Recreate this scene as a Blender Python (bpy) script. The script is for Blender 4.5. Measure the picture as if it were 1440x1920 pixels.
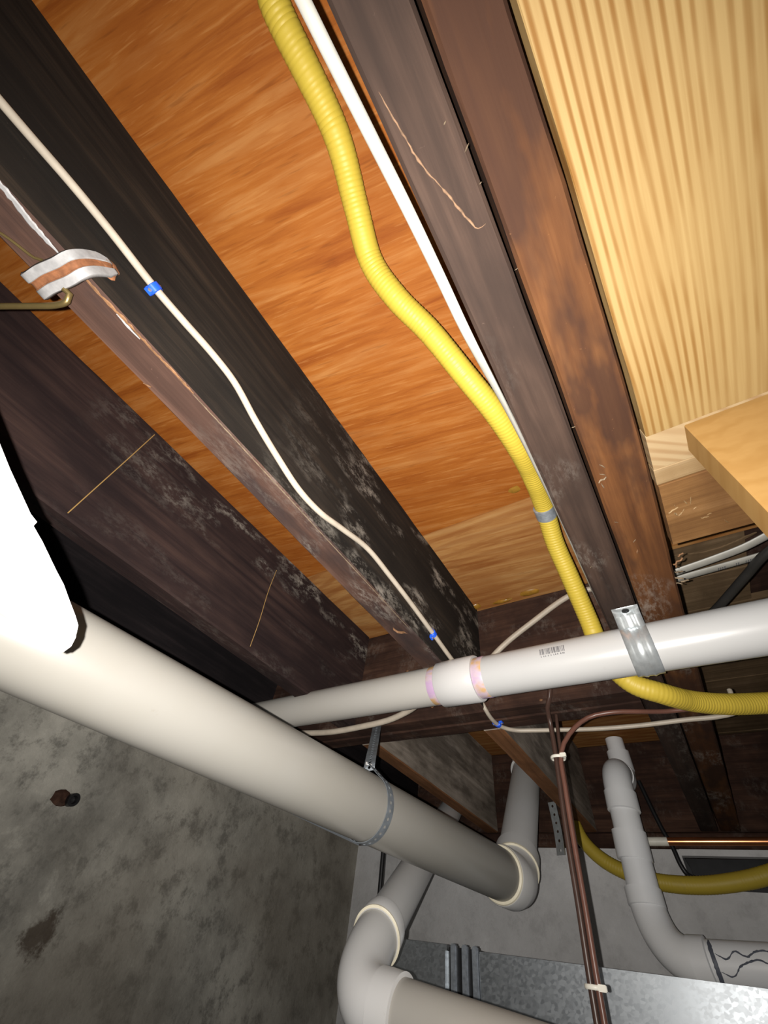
import bpy, bmesh, math, random
from mathutils import Vector as V, Matrix, noise as mnoise

for o in list(bpy.data.objects): bpy.data.objects.remove(o)
scene = bpy.context.scene
COL = scene.collection

# ------------------------------------------------------------------ camera, world, light, exposure
cam_data = bpy.data.cameras.new('camera'); cam = bpy.data.objects.new('camera', cam_data); COL.objects.link(cam)
F_PX = 739.28
cam_data.sensor_fit = 'VERTICAL'; cam_data.sensor_height = 36.0; cam_data.sensor_width = 27.0
cam_data.lens = F_PX / 1920 * 36.0
cam_data.clip_start = 0.01; cam_data.clip_end = 50
# world axes seen from the camera (x right, y down, z forward)
AX = [(0.8413, -0.3434, -0.4175), (0.5282, 0.6865, 0.4997), (0.1150, -0.6409, 0.7589)]
right = V((AX[0][0], AX[1][0], AX[2][0])); down = V((AX[0][1], AX[1][1], AX[2][1])); fwd = V((AX[0][2], AX[1][2], AX[2][2]))
fwd.normalize(); right = (right - fwd * right.dot(fwd)).normalized(); up = right.cross(fwd)
m = Matrix.Identity(4)
for i in range(3): m[i][0] = right[i]; m[i][1] = up[i]; m[i][2] = -fwd[i]
cam.matrix_world = m
scene.camera = cam

world = bpy.data.worlds.new('world'); scene.world = world; world.use_nodes = True
world.node_tree.nodes['Background'].inputs[0].default_value = (0.92, 0.96, 1.0, 1)
world.node_tree.nodes['Background'].inputs[1].default_value = 0.10

flash = bpy.data.lights.new('phone_flash', 'SPOT')
flash.energy = 74; flash.color = (1.0, 0.955, 0.89); flash.shadow_soft_size = 0.0025
flash.spot_size = math.radians(158); flash.spot_blend = 1.0
flash_o = bpy.data.objects.new('phone_flash', flash); COL.objects.link(flash_o)
fm = m.copy(); fm.translation = right * -0.021 + up * 0.003 - fwd * 0.004
flash_o.matrix_world = fm

vs = scene.view_settings
vs.view_transform = 'Standard'; vs.look = 'None'; vs.exposure = 0.0; vs.gamma = 1.0; vs.use_curve_mapping = False

# ------------------------------------------------------------------ materials
class NT:
    def __init__(s, name, rough=0.7, metal=0.0, spec=0.3):
        s.m = bpy.data.materials.new(name); s.m.use_nodes = True
        s.t = s.m.node_tree; s.b = s.t.nodes['Principled BSDF']
        s.b.inputs['Roughness'].default_value = rough; s.b.inputs['Metallic'].default_value = metal
        s.b.inputs['Specular IOR Level'].default_value = spec
        s.pos = s.n('ShaderNodeNewGeometry').outputs['Position']
    def n(s, k, **kw):
        x = s.t.nodes.new(k)
        for a, b in kw.items(): setattr(x, a, b)
        return x
    def put(s, sock, v):
        if isinstance(v, bpy.types.NodeSocket): s.t.links.new(v, sock)
        elif isinstance(v, (tuple, list)) and len(v) == 3 and sock.type == 'RGBA': sock.default_value = (*v, 1)
        else: sock.default_value = v
    def map(s, scale=(1, 1, 1), rot=(0, 0, 0), loc=(0, 0, 0), vec=None):
        r = s.n('ShaderNodeMapping')
        s.put(r.inputs['Vector'], vec or s.pos); r.inputs['Rotation'].default_value = rot
        r2 = s.n('ShaderNodeMapping'); s.put(r2.inputs['Vector'], r.outputs[0]); r2.inputs['Scale'].default_value = scale; r2.inputs['Location'].default_value = loc
        return r2.outputs[0]
    def noise(s, vec=None, scale=1.0, detail=4, rough=0.6, dist=0.0):
        x = s.n('ShaderNodeTexNoise'); s.put(x.inputs['Vector'], vec or s.pos)
        x.inputs['Scale'].default_value = scale; x.inputs['Detail'].default_value = detail
        x.inputs['Roughness'].default_value = rough; x.inputs['Distortion'].default_value = dist
        return x.outputs['Fac']
    def ramp(s, fac, stops, interp='LINEAR'):
        x = s.n('ShaderNodeValToRGB'); s.put(x.inputs[0], fac); e = x.color_ramp; e.interpolation = interp
        while len(e.elements) < len(stops): e.elements.new(0.5)
        for el, (p, c) in zip(e.elements, stops):
            el.position = p; el.color = (c, c, c, 1) if isinstance(c, (int, float)) else (*c, 1)
        return x.outputs[0]
    def mix(s, f, a, b, mode='MIX'):
        x = s.n('ShaderNodeMix', data_type='RGBA', blend_type=mode)
        s.put(x.inputs[0], f); s.put(x.inputs[6], a); s.put(x.inputs[7], b)
        return x.outputs[2]
    def math(s, op, a, b=0.0):
        x = s.n('ShaderNodeMath', operation=op); s.put(x.inputs[0], a); s.put(x.inputs[1], b); return x.outputs[0]
    def xyz(s):
        x = s.n('ShaderNodeSeparateXYZ'); s.put(x.inputs[0], s.pos); return x.outputs
    def rng(s, v, a, b):  # 0..1 between a and b
        x = s.n('ShaderNodeMapRange'); s.put(x.inputs[0], v); x.inputs[1].default_value = a; x.inputs[2].default_value = b; return x.outputs[0]
    def col(s, c): s.put(s.b.inputs['Base Color'], c); return s
    def bump(s, h, strength=0.3, dist=0.002):
        x = s.n('ShaderNodeBump'); s.put(x.inputs['Height'], h); x.inputs['Strength'].default_value = strength; x.inputs['Distance'].default_value = dist
        s.put(s.b.inputs['Normal'], x.outputs[0]); return s

MAT = {}
def plain(name, c, rough=0.5, metal=0.0, spec=0.4, var=0.12, scale=30):
    k = NT(name, rough, metal, spec); n = k.noise(scale=scale, detail=5)
    d = tuple(x * (1 - var) for x in c); l = tuple(min(1, x * (1 + var)) for x in c)
    k.col(k.ramp(n, [(0.3, d), (0.7, l)])); MAT[name] = k.m; return k

def plywood(name, dark, mid, light, rot=0.21, knots=False):
    k = NT(name, 0.75, 0, 0.15)
    v = k.map((3.2, 46, 8), (0, 0, -rot)); wob = k.noise(k.map((5, 9, 5), (0, 0, -rot)), 1.0, 3)
    g = k.noise(v, 1.0, 6, 0.65, 0.6)
    big = k.noise(k.map((3.5, 6, 3), (0, 0, -rot)), 1.0, 4, 0.6)
    c = k.ramp(g, [(0.30, dark), (0.5, mid), (0.72, light)])
    c = k.mix(k.ramp(big, [(0.35, 0.0), (0.68, 0.55)]), c, dark)
    fine = k.noise(k.map((16, 210, 20), (0, 0, -rot)), 1.0, 2, 0.5)
    c = k.mix(k.ramp(fine, [(0.60, 0.0), (0.72, 0.42)]), c, light)
    c = k.mix(k.ramp(fine, [(0.28, 0.30), (0.38, 0.0)]), c, tuple(x * 0.55 for x in dark))
    if knots:
        x, y, z = k.xyz()
        w = k.n('ShaderNodeTexWave', wave_type='RINGS', rings_direction='SPHERICAL')
        k.put(w.inputs['Vector'], k.map((3.2, 13, 1), (0, 0, 0.05), (0.95, -11.0, 0)))
        w.inputs['Scale'].default_value = 0.75; w.inputs['Distortion'].default_value = 6.0; w.inputs['Detail'].default_value = 2; w.inputs['Detail Scale'].default_value = 0.8
        c = k.mix(k.ramp(w.outputs['Fac'], [(0.45, 0.0), (0.9, 0.5)]), c, dark)
    k.col(c); k.bump(g, 0.15, 0.001); MAT[name] = k.m
plywood('orange_plywood', (0.1763, 0.0426, 0.0041), (0.2747, 0.0886, 0.0131), (0.3526, 0.1558, 0.0451))
plywood('seam_plywood', (0.2132, 0.0738, 0.0180), (0.3444, 0.1681, 0.0541), (0.4100, 0.2378, 0.0943), 0.1, True)

def timber_mat(name, dark, mid, light, mold=0.0, mold_low=1.0, mold_y=(0.1, 0.7), stain=None, stain_amt=0.0, axis=1, streak=None):
    k = NT(name, 0.85, 0, 0.12)
    st = [55, 55, 55]; st[axis] = 2.6
    g = k.noise(k.map(tuple(st)), 1.0, 6, 0.65, 0.3)
    big = k.noise(k.map((9, 3.2, 9)), 1.0, 4, 0.6)
    c = k.ramp(g, [(0.28, dark), (0.52, mid), (0.76, light)])
    c = k.mix(k.ramp(big, [(0.38, 0.75), (0.62, 0.0)]), c, dark)
    if stain:
        s_ = k.noise(k.map((16, 5, 16), loc=(3, 1, 2)), 1.0, 4, 0.55)
        c = k.mix(k.ramp(s_, [(0.47, 0.0), (0.60, stain_amt)]), c, stain)
    f = k.noise(k.map((150, 150, 150)), 1.0, 3, 0.7)
    c = k.mix(k.ramp(f, [(0.70, 0.0), (0.80, 0.3)]), c, tuple(min(1, x * 1.8 + 0.02) for x in light))
    if mold:
        x, y, z = k.xyz()
        a = k.noise(k.map((75, 26, 48)), 1.0, 7, 0.8)
        b = k.noise(k.map((12, 6, 13), loc=(5, 2, 7)), 1.0, 3, 0.5)
        fac = k.math('MULTIPLY', k.ramp(a, [(0.47, 0.0), (0.60, 1.0)]), k.ramp(b, [(0.50, 0.0), (0.62, 1.0)]))
        fac = k.math('MULTIPLY', fac, k.rng(y, *mold_y)); fac = k.math('MULTIPLY', fac, k.math('ADD', mold_low, k.math('MULTIPLY', k.rng(z, 0.60, 0.74), 1.0 - mold_low))); fac = k.math('MULTIPLY', fac, mold)
        c = k.mix(fac, c, (0.30, 0.27, 0.235))
    k.col(c); k.bump(g, 0.5, 0.002); MAT[name] = k.m
timber_mat('charred_joist', (0.0092, 0.0079, 0.0072), (0.0223, 0.0177, 0.0144), (0.0492, 0.0341, 0.0236), mold=1.0, mold_low=0.7, mold_y=(0.12, 0.5))
timber_mat('joist_underside', (0.0389, 0.0218, 0.0171), (0.0935, 0.0506, 0.0374), (0.1558, 0.0857, 0.0623), mold=0.4, mold_y=(0.0, 0.4), stain=(0.0246, 0.0180, 0.0180), stain_amt=0.7)
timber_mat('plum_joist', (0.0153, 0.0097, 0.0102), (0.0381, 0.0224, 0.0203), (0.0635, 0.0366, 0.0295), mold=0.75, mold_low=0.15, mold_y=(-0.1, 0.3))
timber_mat('shaded_joist', (0.006, 0.005, 0.006), (0.014, 0.011, 0.012), (0.028, 0.021, 0.022))  # shade of the far-left bay put into a darker wood colour
timber_mat('brown_sister', (0.0180, 0.0117, 0.0095), (0.0384, 0.0235, 0.0176), (0.0654, 0.0406, 0.0298), mold=0.22, mold_y=(0.1, 0.5))
timber_mat('amber_sister', (0.0418, 0.0162, 0.0069), (0.0984, 0.0394, 0.0133), (0.1624, 0.0713, 0.0256), mold=0.35, mold_y=(0.4, 0.7), stain=(0.024, 0.0115, 0.008), stain_amt=0.8)
timber_mat('header_wood', (0.0210, 0.0112, 0.0090), (0.0562, 0.0285, 0.0195), (0.1050, 0.0570, 0.0375), mold=0.12, mold_y=(0, 0.5), axis=0)
timber_mat('grey_joist', (0.1725, 0.1437, 0.1150), (0.3450, 0.2932, 0.2472), (0.5060, 0.4370, 0.3795), stain=(0.03, 0.02, 0.015), stain_amt=0.5)
timber_mat('red_underside', (0.1200, 0.0550, 0.0250), (0.2400, 0.1100, 0.0500), (0.3400, 0.1700, 0.0850))
timber_mat('old_board', (0.0738, 0.0328, 0.0115), (0.1476, 0.0738, 0.0262), (0.2296, 0.1271, 0.0541), stain=(0.0451, 0.0213, 0.0082), stain_amt=0.6, axis=0)
timber_mat('pale_plank', (0.1312, 0.0779, 0.0328), (0.2132, 0.1435, 0.0738), (0.2706, 0.1968, 0.1148), axis=0)
timber_mat('dull_plank', (0.0800, 0.0520, 0.0280), (0.1520, 0.1000, 0.0560), (0.2320, 0.1600, 0.0960), axis=0)

def pine(name, light, dark, axis_rot, pitch, warp):
    k = NT(name, 0.7, 0, 0.15)
    x, y, z = k.xyz()
    # growth bands running along Y, bent into a slow curve
    wv = k.noise(k.map((3.1, 1.55, 3.4), axis_rot), 1.0, 0, 0.5)
    comb = k.n('ShaderNodeCombineXYZ')
    rot = k.map((1, 1, 1), axis_rot); sp = k.n('ShaderNodeSeparateXYZ'); k.put(sp.inputs[0], rot)
    u = k.math('ADD', sp.outputs[0], k.math('MULTIPLY', wv, warp)); k.put(comb.inputs[0], u)
    n2 = k.noise(k.map((34, 2.2, 30), axis_rot), 1.0, 2, 0.5)
    u2_ = k.math('ADD', u, k.math('MULTIPLY', n2, pitch * 1.5)); comb2 = k.n('ShaderNodeCombineXYZ'); k.put(comb2.inputs[0], u2_)
    w = k.n('ShaderNodeTexWave', wave_type='BANDS', bands_direction='X'); k.put(w.inputs['Vector'], comb2.outputs[0]); w.inputs['Scale'].default_value = 1.0 / pitch / 3.2
    st = w.outputs['Fac']
    amp = k.noise(k.map((7, 4.5, 5), axis_rot), 1.0, 3)
    f = k.math('MULTIPLY', k.ramp(st, [(0.40, 0.0), (0.95, 1.0)]), k.ramp(amp, [(0.36, 0.25), (0.58, 1.0)]))
    c = k.mix(f, light, dark)
    g = k.noise(k.map((160, 4, 60), axis_rot), 1.0, 3, 0.6)
    c = k.mix(k.ramp(g, [(0.35, 0.25), (0.6, 0.0)]), c, dark)
    k.col(c); k.bump(f, 0.1, 0.0006); MAT[name] = k.m
pine('pine_sheet', (0.2091, 0.1410, 0.0574), (0.1189, 0.0558, 0.0115), (0, 0, 0), 0.0098, 0.11)
pine('pine_board', (0.245, 0.140, 0.046), (0.205, 0.108, 0.030), (0, math.radians(90), 0), 0.03, 0.20)
pine('pine_end', (0.2542, 0.1845, 0.1025), (0.1804, 0.1066, 0.0492), (0, 0, math.radians(55)), 0.013, 0.08)

def pvc(name, c, rough=0.32, dirt=0.25):
    k = NT(name, rough, 0, 0.5)
    n = k.noise(k.map((4, 4, 4)), 1.0, 5, 0.6); sp = k.noise(k.map((55, 55, 55)), 1.0, 4, 0.7)
    cc = k.mix(k.ramp(n, [(0.4, 0.0), (0.7, dirt)]), c, tuple(x * y for x, y in zip(c, (0.82, 0.78, 0.68))))
    cc = k.mix(k.ramp(sp, [(0.68, 0.0), (0.80, dirt * 1.2)]), cc, tuple(x * y for x, y in zip(c, (0.62, 0.52, 0.38))))
    k.col(cc); MAT[name] = k.m
pvc('pale_pvc', (0.385, 0.37, 0.345)); pvc('trap_pvc', (0.84, 0.85, 0.87), 0.35, 0.2); pvc('cream_pvc', (0.262, 0.252, 0.231)); pvc('white_pvc', (0.40, 0.40, 0.402), 0.25, 0.15); pvc('grey_pvc', (0.66, 0.66, 0.665), 0.35, 0.25)
pvc('coupling_pvc', (0.47, 0.465, 0.465), 0.3, 0.05)
k = NT('primer', 0.4, 0, 0.4); n_ = k.noise(k.map((18, 26, 26)), 1.0, 3)
k.col(k.ramp(n_, [(0.40, (0.44, 0.30, 0.46)), (0.50, (0.48, 0.38, 0.44)), (0.60, (0.50, 0.32, 0.16))])); MAT['primer'] = k.m

k = NT('yellow_jacket', 0.5, 0, 0.35); n_ = k.noise(k.map((22, 22, 22)), 1.0, 5, 0.65)
k.col(k.mix(k.ramp(n_, [(0.60, 0.0), (0.78, 0.5)]), (0.44, 0.325, 0.038), (0.32, 0.235, 0.04))); MAT['yellow_jacket'] = k.m
plain('white_cable', (0.28, 0.272, 0.245), 0.45); plain('cream_cable', (0.3854, 0.3362, 0.2747), 0.45)
plain('black_cable', (0.02, 0.019, 0.018), 0.4); plain('brown_cable', (0.13, 0.058, 0.042), 0.35); plain('dark_brown_cable', (0.055, 0.030, 0.023), 0.35)
plain('blue_plastic', (0.015, 0.09, 0.62), 0.35); plain('nail_steel', (0.55, 0.55, 0.55), 0.4, 0.8)
plain('tie_nylon', (0.72, 0.70, 0.62), 0.4)
plain('zinc_strap', (0.15, 0.168, 0.188), 0.5, 0.25, var=0.25, scale=60); plain('bright_strap', (0.66, 0.70, 0.72), 0.28, 0.75, var=0.2, scale=50)
plain('dull_zinc', (0.30, 0.33, 0.37), 0.5, 0.5, var=0.25, scale=90)
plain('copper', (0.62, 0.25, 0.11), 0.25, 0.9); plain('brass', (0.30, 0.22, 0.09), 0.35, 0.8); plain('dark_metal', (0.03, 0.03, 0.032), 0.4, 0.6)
plain('sheet_white', (0.55, 0.55, 0.54), 0.6, var=0.03); plain('tape_grey', (0.35, 0.33, 0.28), 0.6)
plain('print_ink', (0.09, 0.09, 0.10), 0.6); plain('glue_cream', (0.80, 0.74, 0.58), 0.4); plain('glue_amber', (0.22, 0.11, 0.015), 0.3, var=0.4)
plain('straw', (0.3690, 0.2214, 0.0738), 0.7); plain('splinter_wood', (0.1640, 0.0820, 0.0369), 0.8, var=0.4, scale=120); plain('scratch_wood', (0.115, 0.065, 0.036), 0.85, var=0.5, scale=140); plain('pale_fibre', (0.1394, 0.1025, 0.0656), 0.8, var=0.3, scale=120)
plain('white_paint', (0.2952, 0.2911, 0.2952), 0.6, var=0.2, scale=80); plain('shim_grey', (0.0820, 0.0697, 0.0492), 0.85, var=0.3, scale=60)
plain('smear_ink', (0.10, 0.11, 0.14), 0.5)
k = NT('rusty_paint', 0.7, 0, 0.3); n_ = k.noise(k.map((70, 70, 70)), 1.0, 5, 0.7)
k.col(k.ramp(n_, [(0.50, (0.72, 0.71, 0.71)), (0.60, (0.50, 0.24, 0.12)), (0.75, (0.30, 0.11, 0.05))])); MAT['rusty_paint'] = k.m
plain('rust', (0.1968, 0.0779, 0.0328), 0.85, var=0.4, scale=90)
k = NT('galvanized', 0.42, 0.85, 0.5)
vor = k.n('ShaderNodeTexVoronoi'); k.put(vor.inputs['Vector'], k.map((130, 130, 190), (0, 0.4, 0))); vor.inputs['Scale'].default_value = 1.0
n_ = k.noise(k.map((20, 20, 20)), 1.0, 5, 0.7); bw = k.n('ShaderNodeRGBToBW'); k.put(bw.inputs[0], vor.outputs['Color'])
k.col(k.ramp(k.mix(0.5, bw.outputs[0], n_), [(0.2, (0.31, 0.335, 0.36)), (0.8, (0.44, 0.47, 0.50))]))
k.put(k.b.inputs['Roughness'], k.ramp(bw.outputs[0], [(0.2, 0.36), (0.8, 0.44)])); MAT['galvanized'] = k.m

def concrete(name, tint, dim, stain=None, con=1.0):
    k = NT(name, 0.92, 0, 0.2)
    a = k.noise(k.map((3.2, 3.2, 3.2)), 1.0, 8, 0.68); b = k.noise(k.map((13, 13, 13)), 1.0, 9, 0.75); c_ = k.noise(k.map((1.3, 1.3, 2.0), loc=(2, 2, 2)), 1.0, 3, 0.5)
    base = k.ramp(a, [(0.32, tuple(x * (1 - 0.45 * con) * dim for x in tint)), (0.5, tuple(x * dim for x in tint)), (0.68, tuple(x * (1 + 0.5 * con) * dim for x in tint))])
    base = k.mix(k.ramp(b, [(0.38, 0.8 * con), (0.50, 0.0)]), base, tuple(x * 0.42 * dim for x in tint))
    base = k.mix(k.ramp(b, [(0.58, 0.0), (0.72, 0.45 * con)]), base, tuple(x * 1.8 * dim for x in tint))
    base = k.mix(k.ramp(c_, [(0.42, 0.0), (0.62, 0.5 * con)]), base, (0.22 * dim, 0.19 * dim, 0.15 * dim))
    if stain:
        vm = k.n('ShaderNodeVectorMath', operation='DISTANCE'); k.put(vm.inputs[0], k.pos); vm.inputs[1].default_value = stain
        dd = k.math('ADD', vm.outputs['Value'], k.math('MULTIPLY', b, 0.16))
        base = k.mix(k.ramp(dd, [(0.105, 0.85), (0.125, 0.0)]), base, (0.075, 0.055, 0.04))
    k.col(base); k.bump(b, 0.7, 0.008); MAT[name] = k.m
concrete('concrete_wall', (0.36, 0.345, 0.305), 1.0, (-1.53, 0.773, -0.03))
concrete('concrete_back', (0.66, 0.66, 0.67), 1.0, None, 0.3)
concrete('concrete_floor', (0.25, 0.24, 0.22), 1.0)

# ------------------------------------------------------------------ mesh helpers
class MB:
    def __init__(s): s.v = []; s.f = []
    def add(s, verts, faces):
        o = len(s.v); s.v += [V(p) for p in verts]; s.f += [tuple(i + o for i in f) for f in faces]; return s
    def box(s, a, b):
        x0, y0, z0 = a; x1, y1, z1 = b
        return s.add([(x0, y0, z0), (x1, y0, z0), (x1, y1, z0), (x0, y1, z0), (x0, y0, z1), (x1, y0, z1), (x1, y1, z1), (x0, y1, z1)],
                     [(0, 3, 2, 1), (4, 5, 6, 7), (0, 1, 5, 4), (1, 2, 6, 5), (2, 3, 7, 6), (3, 0, 4, 7)])
    def grid(s, rows, closed=False):   # rows: list of equal-length point lists
        n = len(rows[0]); fs = []
        for i in range(len(rows) - 1):
            for j in range(n if closed else n - 1):
                k2 = (j + 1) % n; fs.append((i * n + j, i * n + k2, (i + 1) * n + k2, (i + 1) * n + j))
        return s.add([p for r in rows for p in r], fs)
    def rings(s, rings, cap=True):
        n = len(rings[0]); o = len(s.v); s.grid(rings, True)
        if cap:
            s.f.append(tuple(o + i for i in reversed(range(n)))); e = o + n * (len(rings) - 1); s.f.append(tuple(e + i for i in range(n)))
        return s

def obj(name, mb, mat, parent=None, smooth=False, solid=0.0, bevel=0.0):
    me = bpy.data.meshes.new(name); me.from_pydata([tuple(p) for p in mb.v], [], mb.f); me.update()
    bm = bmesh.new(); bm.from_mesh(me)
    bmesh.ops.recalc_face_normals(bm, faces=bm.faces)
    if bevel: bmesh.ops.bevel(bm, geom=list(bm.edges), offset=bevel, segments=2, affect='EDGES')
    bm.to_mesh(me); bm.free()
    if smooth:
        for p in me.polygons: p.use_smooth = True
        me.set_sharp_from_angle(angle=math.radians(40))
    me.materials.append(MAT[mat])
    o = bpy.data.objects.new(name, me); COL.objects.link(o)
    if parent: o.parent = parent
    if solid:
        md = o.modifiers.new('thickness', 'SOLIDIFY'); md.thickness = solid; md.offset = 0
    return o
def thing(name, label, cat, group=None):
    o = bpy.data.objects.new(name, None); COL.objects.link(o); o.empty_display_size = 0.05
    return tag(o, label, cat, group)
def tag(o, label, cat, group=None):
    o['label'] = label; o['category'] = cat
    if group: o['group'] = group
    return o
def struct(o): o['kind'] = 'structure'; return o

def catmull(pts, step):
    """centripetal Catmull-Rom through pts, resampled at about step"""
    P = [V(p) for p in pts]; P = [P[0] * 2 - P[1]] + P + [P[-1] * 2 - P[-2]]; out = []
    for i in range(1, len(P) - 2):
        a, b, c, d = P[i - 1:i + 3]; t0 = 0.0
        t1 = t0 + max(1e-5, (b - a).length) ** 0.5; t2 = t1 + max(1e-5, (c - b).length) ** 0.5; t3 = t2 + max(1e-5, (d - c).length) ** 0.5
        n = max(1, int(round((c - b).length / step)))
        for j in range(n):
            t = t1 + (t2 - t1) * j / n
            A1 = a * ((t1 - t) / (t1 - t0)) + b * ((t - t0) / (t1 - t0)); A2 = b * ((t2 - t) / (t2 - t1)) + c * ((t - t1) / (t2 - t1)); A3 = c * ((t3 - t) / (t3 - t2)) + d * ((t - t2) / (t3 - t2))
            B1 = A1 * ((t2 - t) / (t2 - t0)) + A2 * ((t - t0) / (t2 - t0)); B2 = A2 * ((t3 - t) / (t3 - t1)) + A3 * ((t - t1) / (t3 - t1))
            out.append(B1 * ((t2 - t) / (t2 - t1)) + B2 * ((t - t1) / (t2 - t1)))
    out.append(P[-2]); return out
def frames(path, up0=V((0, 0, 1))):
    T = []
    for i in range(len(path)):
        a = path[max(i - 1, 0)]; b = path[min(i + 1, len(path) - 1)]; T.append((b - a).normalized() if (b - a).length > 1e-9 else V((0, 1, 0)))
    u = up0 - T[0] * up0.dot(T[0])
    if u.length < 1e-3: u = V((1, 0, 0)) - T[0] * T[0].x
    u.normalize(); U = []
    for t in T:
        u = (u - t * u.dot(t)).normalized(); U.append(u)
    return T, U
def sweep(path, r, sides=16, cap=True, flat=None):
    """tube along path; r a number or list; flat = list of (direction, half width, half height)"""
    path = [V(p) for p in path]; T, U = frames(path); rows = []
    for i, p in enumerate(path):
        ri = r[i] if isinstance(r, (list, tuple)) else r; row = []
        if flat: d, hw, hh = flat[i]; a = (d - T[i] * d.dot(T[i])).normalized(); b = T[i].cross(a)
        else: a = U[i]; b = T[i].cross(a); hw = hh = ri
        for j in range(sides):
            t = 2 * math.pi * j / sides; row.append(p + a * (math.cos(t) * hw) + b * (math.sin(t) * hh))
        rows.append(row)
    return MB().rings(rows, cap)
def lathe(a, b, prof, sides=40, hollow=None):
    """prof = [(distance along a->b, radius)]"""
    a = V(a); d = (V(b) - a).normalized(); p = [a + d * t for t, _ in prof]
    u = V((0, 0, 1)) if abs(d.z) < 0.9 else V((1, 0, 0)); u = (u - d * u.dot(d)).normalized(); w = d.cross(u)
    return MB().rings([[q + u * math.cos(2 * math.pi * j / sides) * r + w * math.sin(2 * math.pi * j / sides) * r for j in range(sides)] for q, (t, r) in zip(p, prof)])
def tube(a, b, r, sides=40):
    L = (V(b) - V(a)).length; e = min(0.002, L * 0.2)
    return lathe(a, b, [(0, r - e), (e, r), (L - e, r), (L, r - e)], sides)
def arc_pts(p0, d0, p1, d1, n=14):   # smooth bend: cubic from p0 (dir d0) to p1 (dir d1)
    p0, d0, p1, d1 = V(p0), V(d0).normalized(), V(p1), V(d1).normalized(); k = (p1 - p0).length * 0.42
    a, b = p0 + d0 * k, p1 - d1 * k
    return [p0 * (1 - t) ** 3 + a * 3 * t * (1 - t) ** 2 + b * 3 * t * t * (1 - t) + p1 * t ** 3 for t in [i / n for i in range(n + 1)]]

def timber(x0, x1, y0, y1, z0, z1, axis=1, seed=0, ch=0.0035, jit=0.0016, seg=0.04):
    """sawn member with eased, slightly uneven edges"""
    rnd = random.Random(seed); lo = [x0, y0, z0]; hi = [x1, y1, z1]; o = [i for i in range(3) if i != axis]
    a0, a1, b0, b1 = lo[o[0]], hi[o[0]], lo[o[1]], hi[o[1]]
    prof = [(a0 + ch, b0), (a1 - ch, b0), (a1, b0 + ch), (a1, b1 - ch), (a1 - ch, b1), (a0 + ch, b1), (a0, b1 - ch), (a0, b0 + ch)]
    n = max(2, int((hi[axis] - lo[axis]) / seg)); rows = []
    for i in range(n + 1):
        t = lo[axis] + (hi[axis] - lo[axis]) * i / n; row = []
        for j, (a, b) in enumerate(prof):
            q = V((0, 0, 0)); q[axis] = t; q[o[0]] = a; q[o[1]] = b
            na = mnoise.noise(V((t * 9, j * 3.7 + seed, seed * 1.3))) * jit; nb = mnoise.noise(V((t * 9, j * 3.7 + seed, seed * 1.3 + 50))) * jit
            ca, cb = (a0 + a1) / 2, (b0 + b1) / 2
            q[o[0]] -= (abs(na) if a > ca else -abs(na)); q[o[1]] -= (abs(nb) if b > cb else -abs(nb)); row.append(q)
        rows.append(row)
    return MB().rings(rows)
def split_timber(name, label, x0, x1, y0, y1, z0, z1, side_mat, under_mat, seed):
    """one joist mesh, weathered differently on its underside (two material slots)"""
    mb = timber(x0, x1, y0, y1, z0, z1, 1, seed); o = obj(name, mb, side_mat); o.data.materials.append(MAT[under_mat])
    for p in o.data.polygons:
        if p.normal.z < -0.6: p.material_index = 1
    return tag(o, label, 'joist', 'floor joists')
def ribbon(pts, w, nrm, th=0.0006, seed=0, jag=0.5):
    """thin raised streak lying on a surface with normal nrm"""
    rnd = random.Random(seed); P = catmull(pts, 0.004); T, _ = frames(P); nrm = V(nrm); rows = []
    for i, p in enumerate(P):
        s = nrm.cross(T[i]).normalized(); e = min(1, i / 4, (len(P) - 1 - i) / 4) if len(P) > 8 else 1
        a = w * (0.25 + 0.75 * e) * (1 - jag * rnd.random()) / 2; b = w * (0.25 + 0.75 * e) * (1 - jag * rnd.random()) / 2
        rows.append([p - s * a, p - s * a * 0.6 + nrm * th, p + s * b * 0.6 + nrm * th, p + s * b])
    return MB().rings(rows)
def blob(c, r, seed=0, sub=2, amp=0.35):
    bm = bmesh.new(); bmesh.ops.create_icosphere(bm, subdivisions=sub, radius=1)
    mb = MB(); mb.add([V((v.co.x * r[0], v.co.y * r[1], v.co.z * r[2])) * (1 + amp * mnoise.noise(v.co * 1.7 + V((seed, seed * 2, 0)))) + V(c) for v in bm.verts], [tuple(v.index for v in f.verts) for f in bm.faces]); bm.free(); return mb
def chip(c, size, seed):
    rnd = random.Random(seed); c = V(c); v = []
    d = V((rnd.uniform(-1, 1), rnd.uniform(-1, 1), rnd.uniform(-0.25, 0.25))).normalized(); s = d.cross(V((0, 0, 1))).normalized(); n = d.cross(s)
    L = size * rnd.uniform(0.7, 1.2); W = size * rnd.uniform(0.15, 0.3); H = size * 0.10; rows = []
    for t in (-1, -0.45, 0.15, 0.6, 1):
        ww = W * (1 - abs(t) ** 1.5 * 0.75) * rnd.uniform(0.7, 1.1); q = c + d * L * 0.5 * t + n * rnd.uniform(-1, 1) * H
        rows.append([q - s * ww / 2, q + n * H, q + s * ww / 2, q - n * H])
    return MB().rings(rows)
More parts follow.
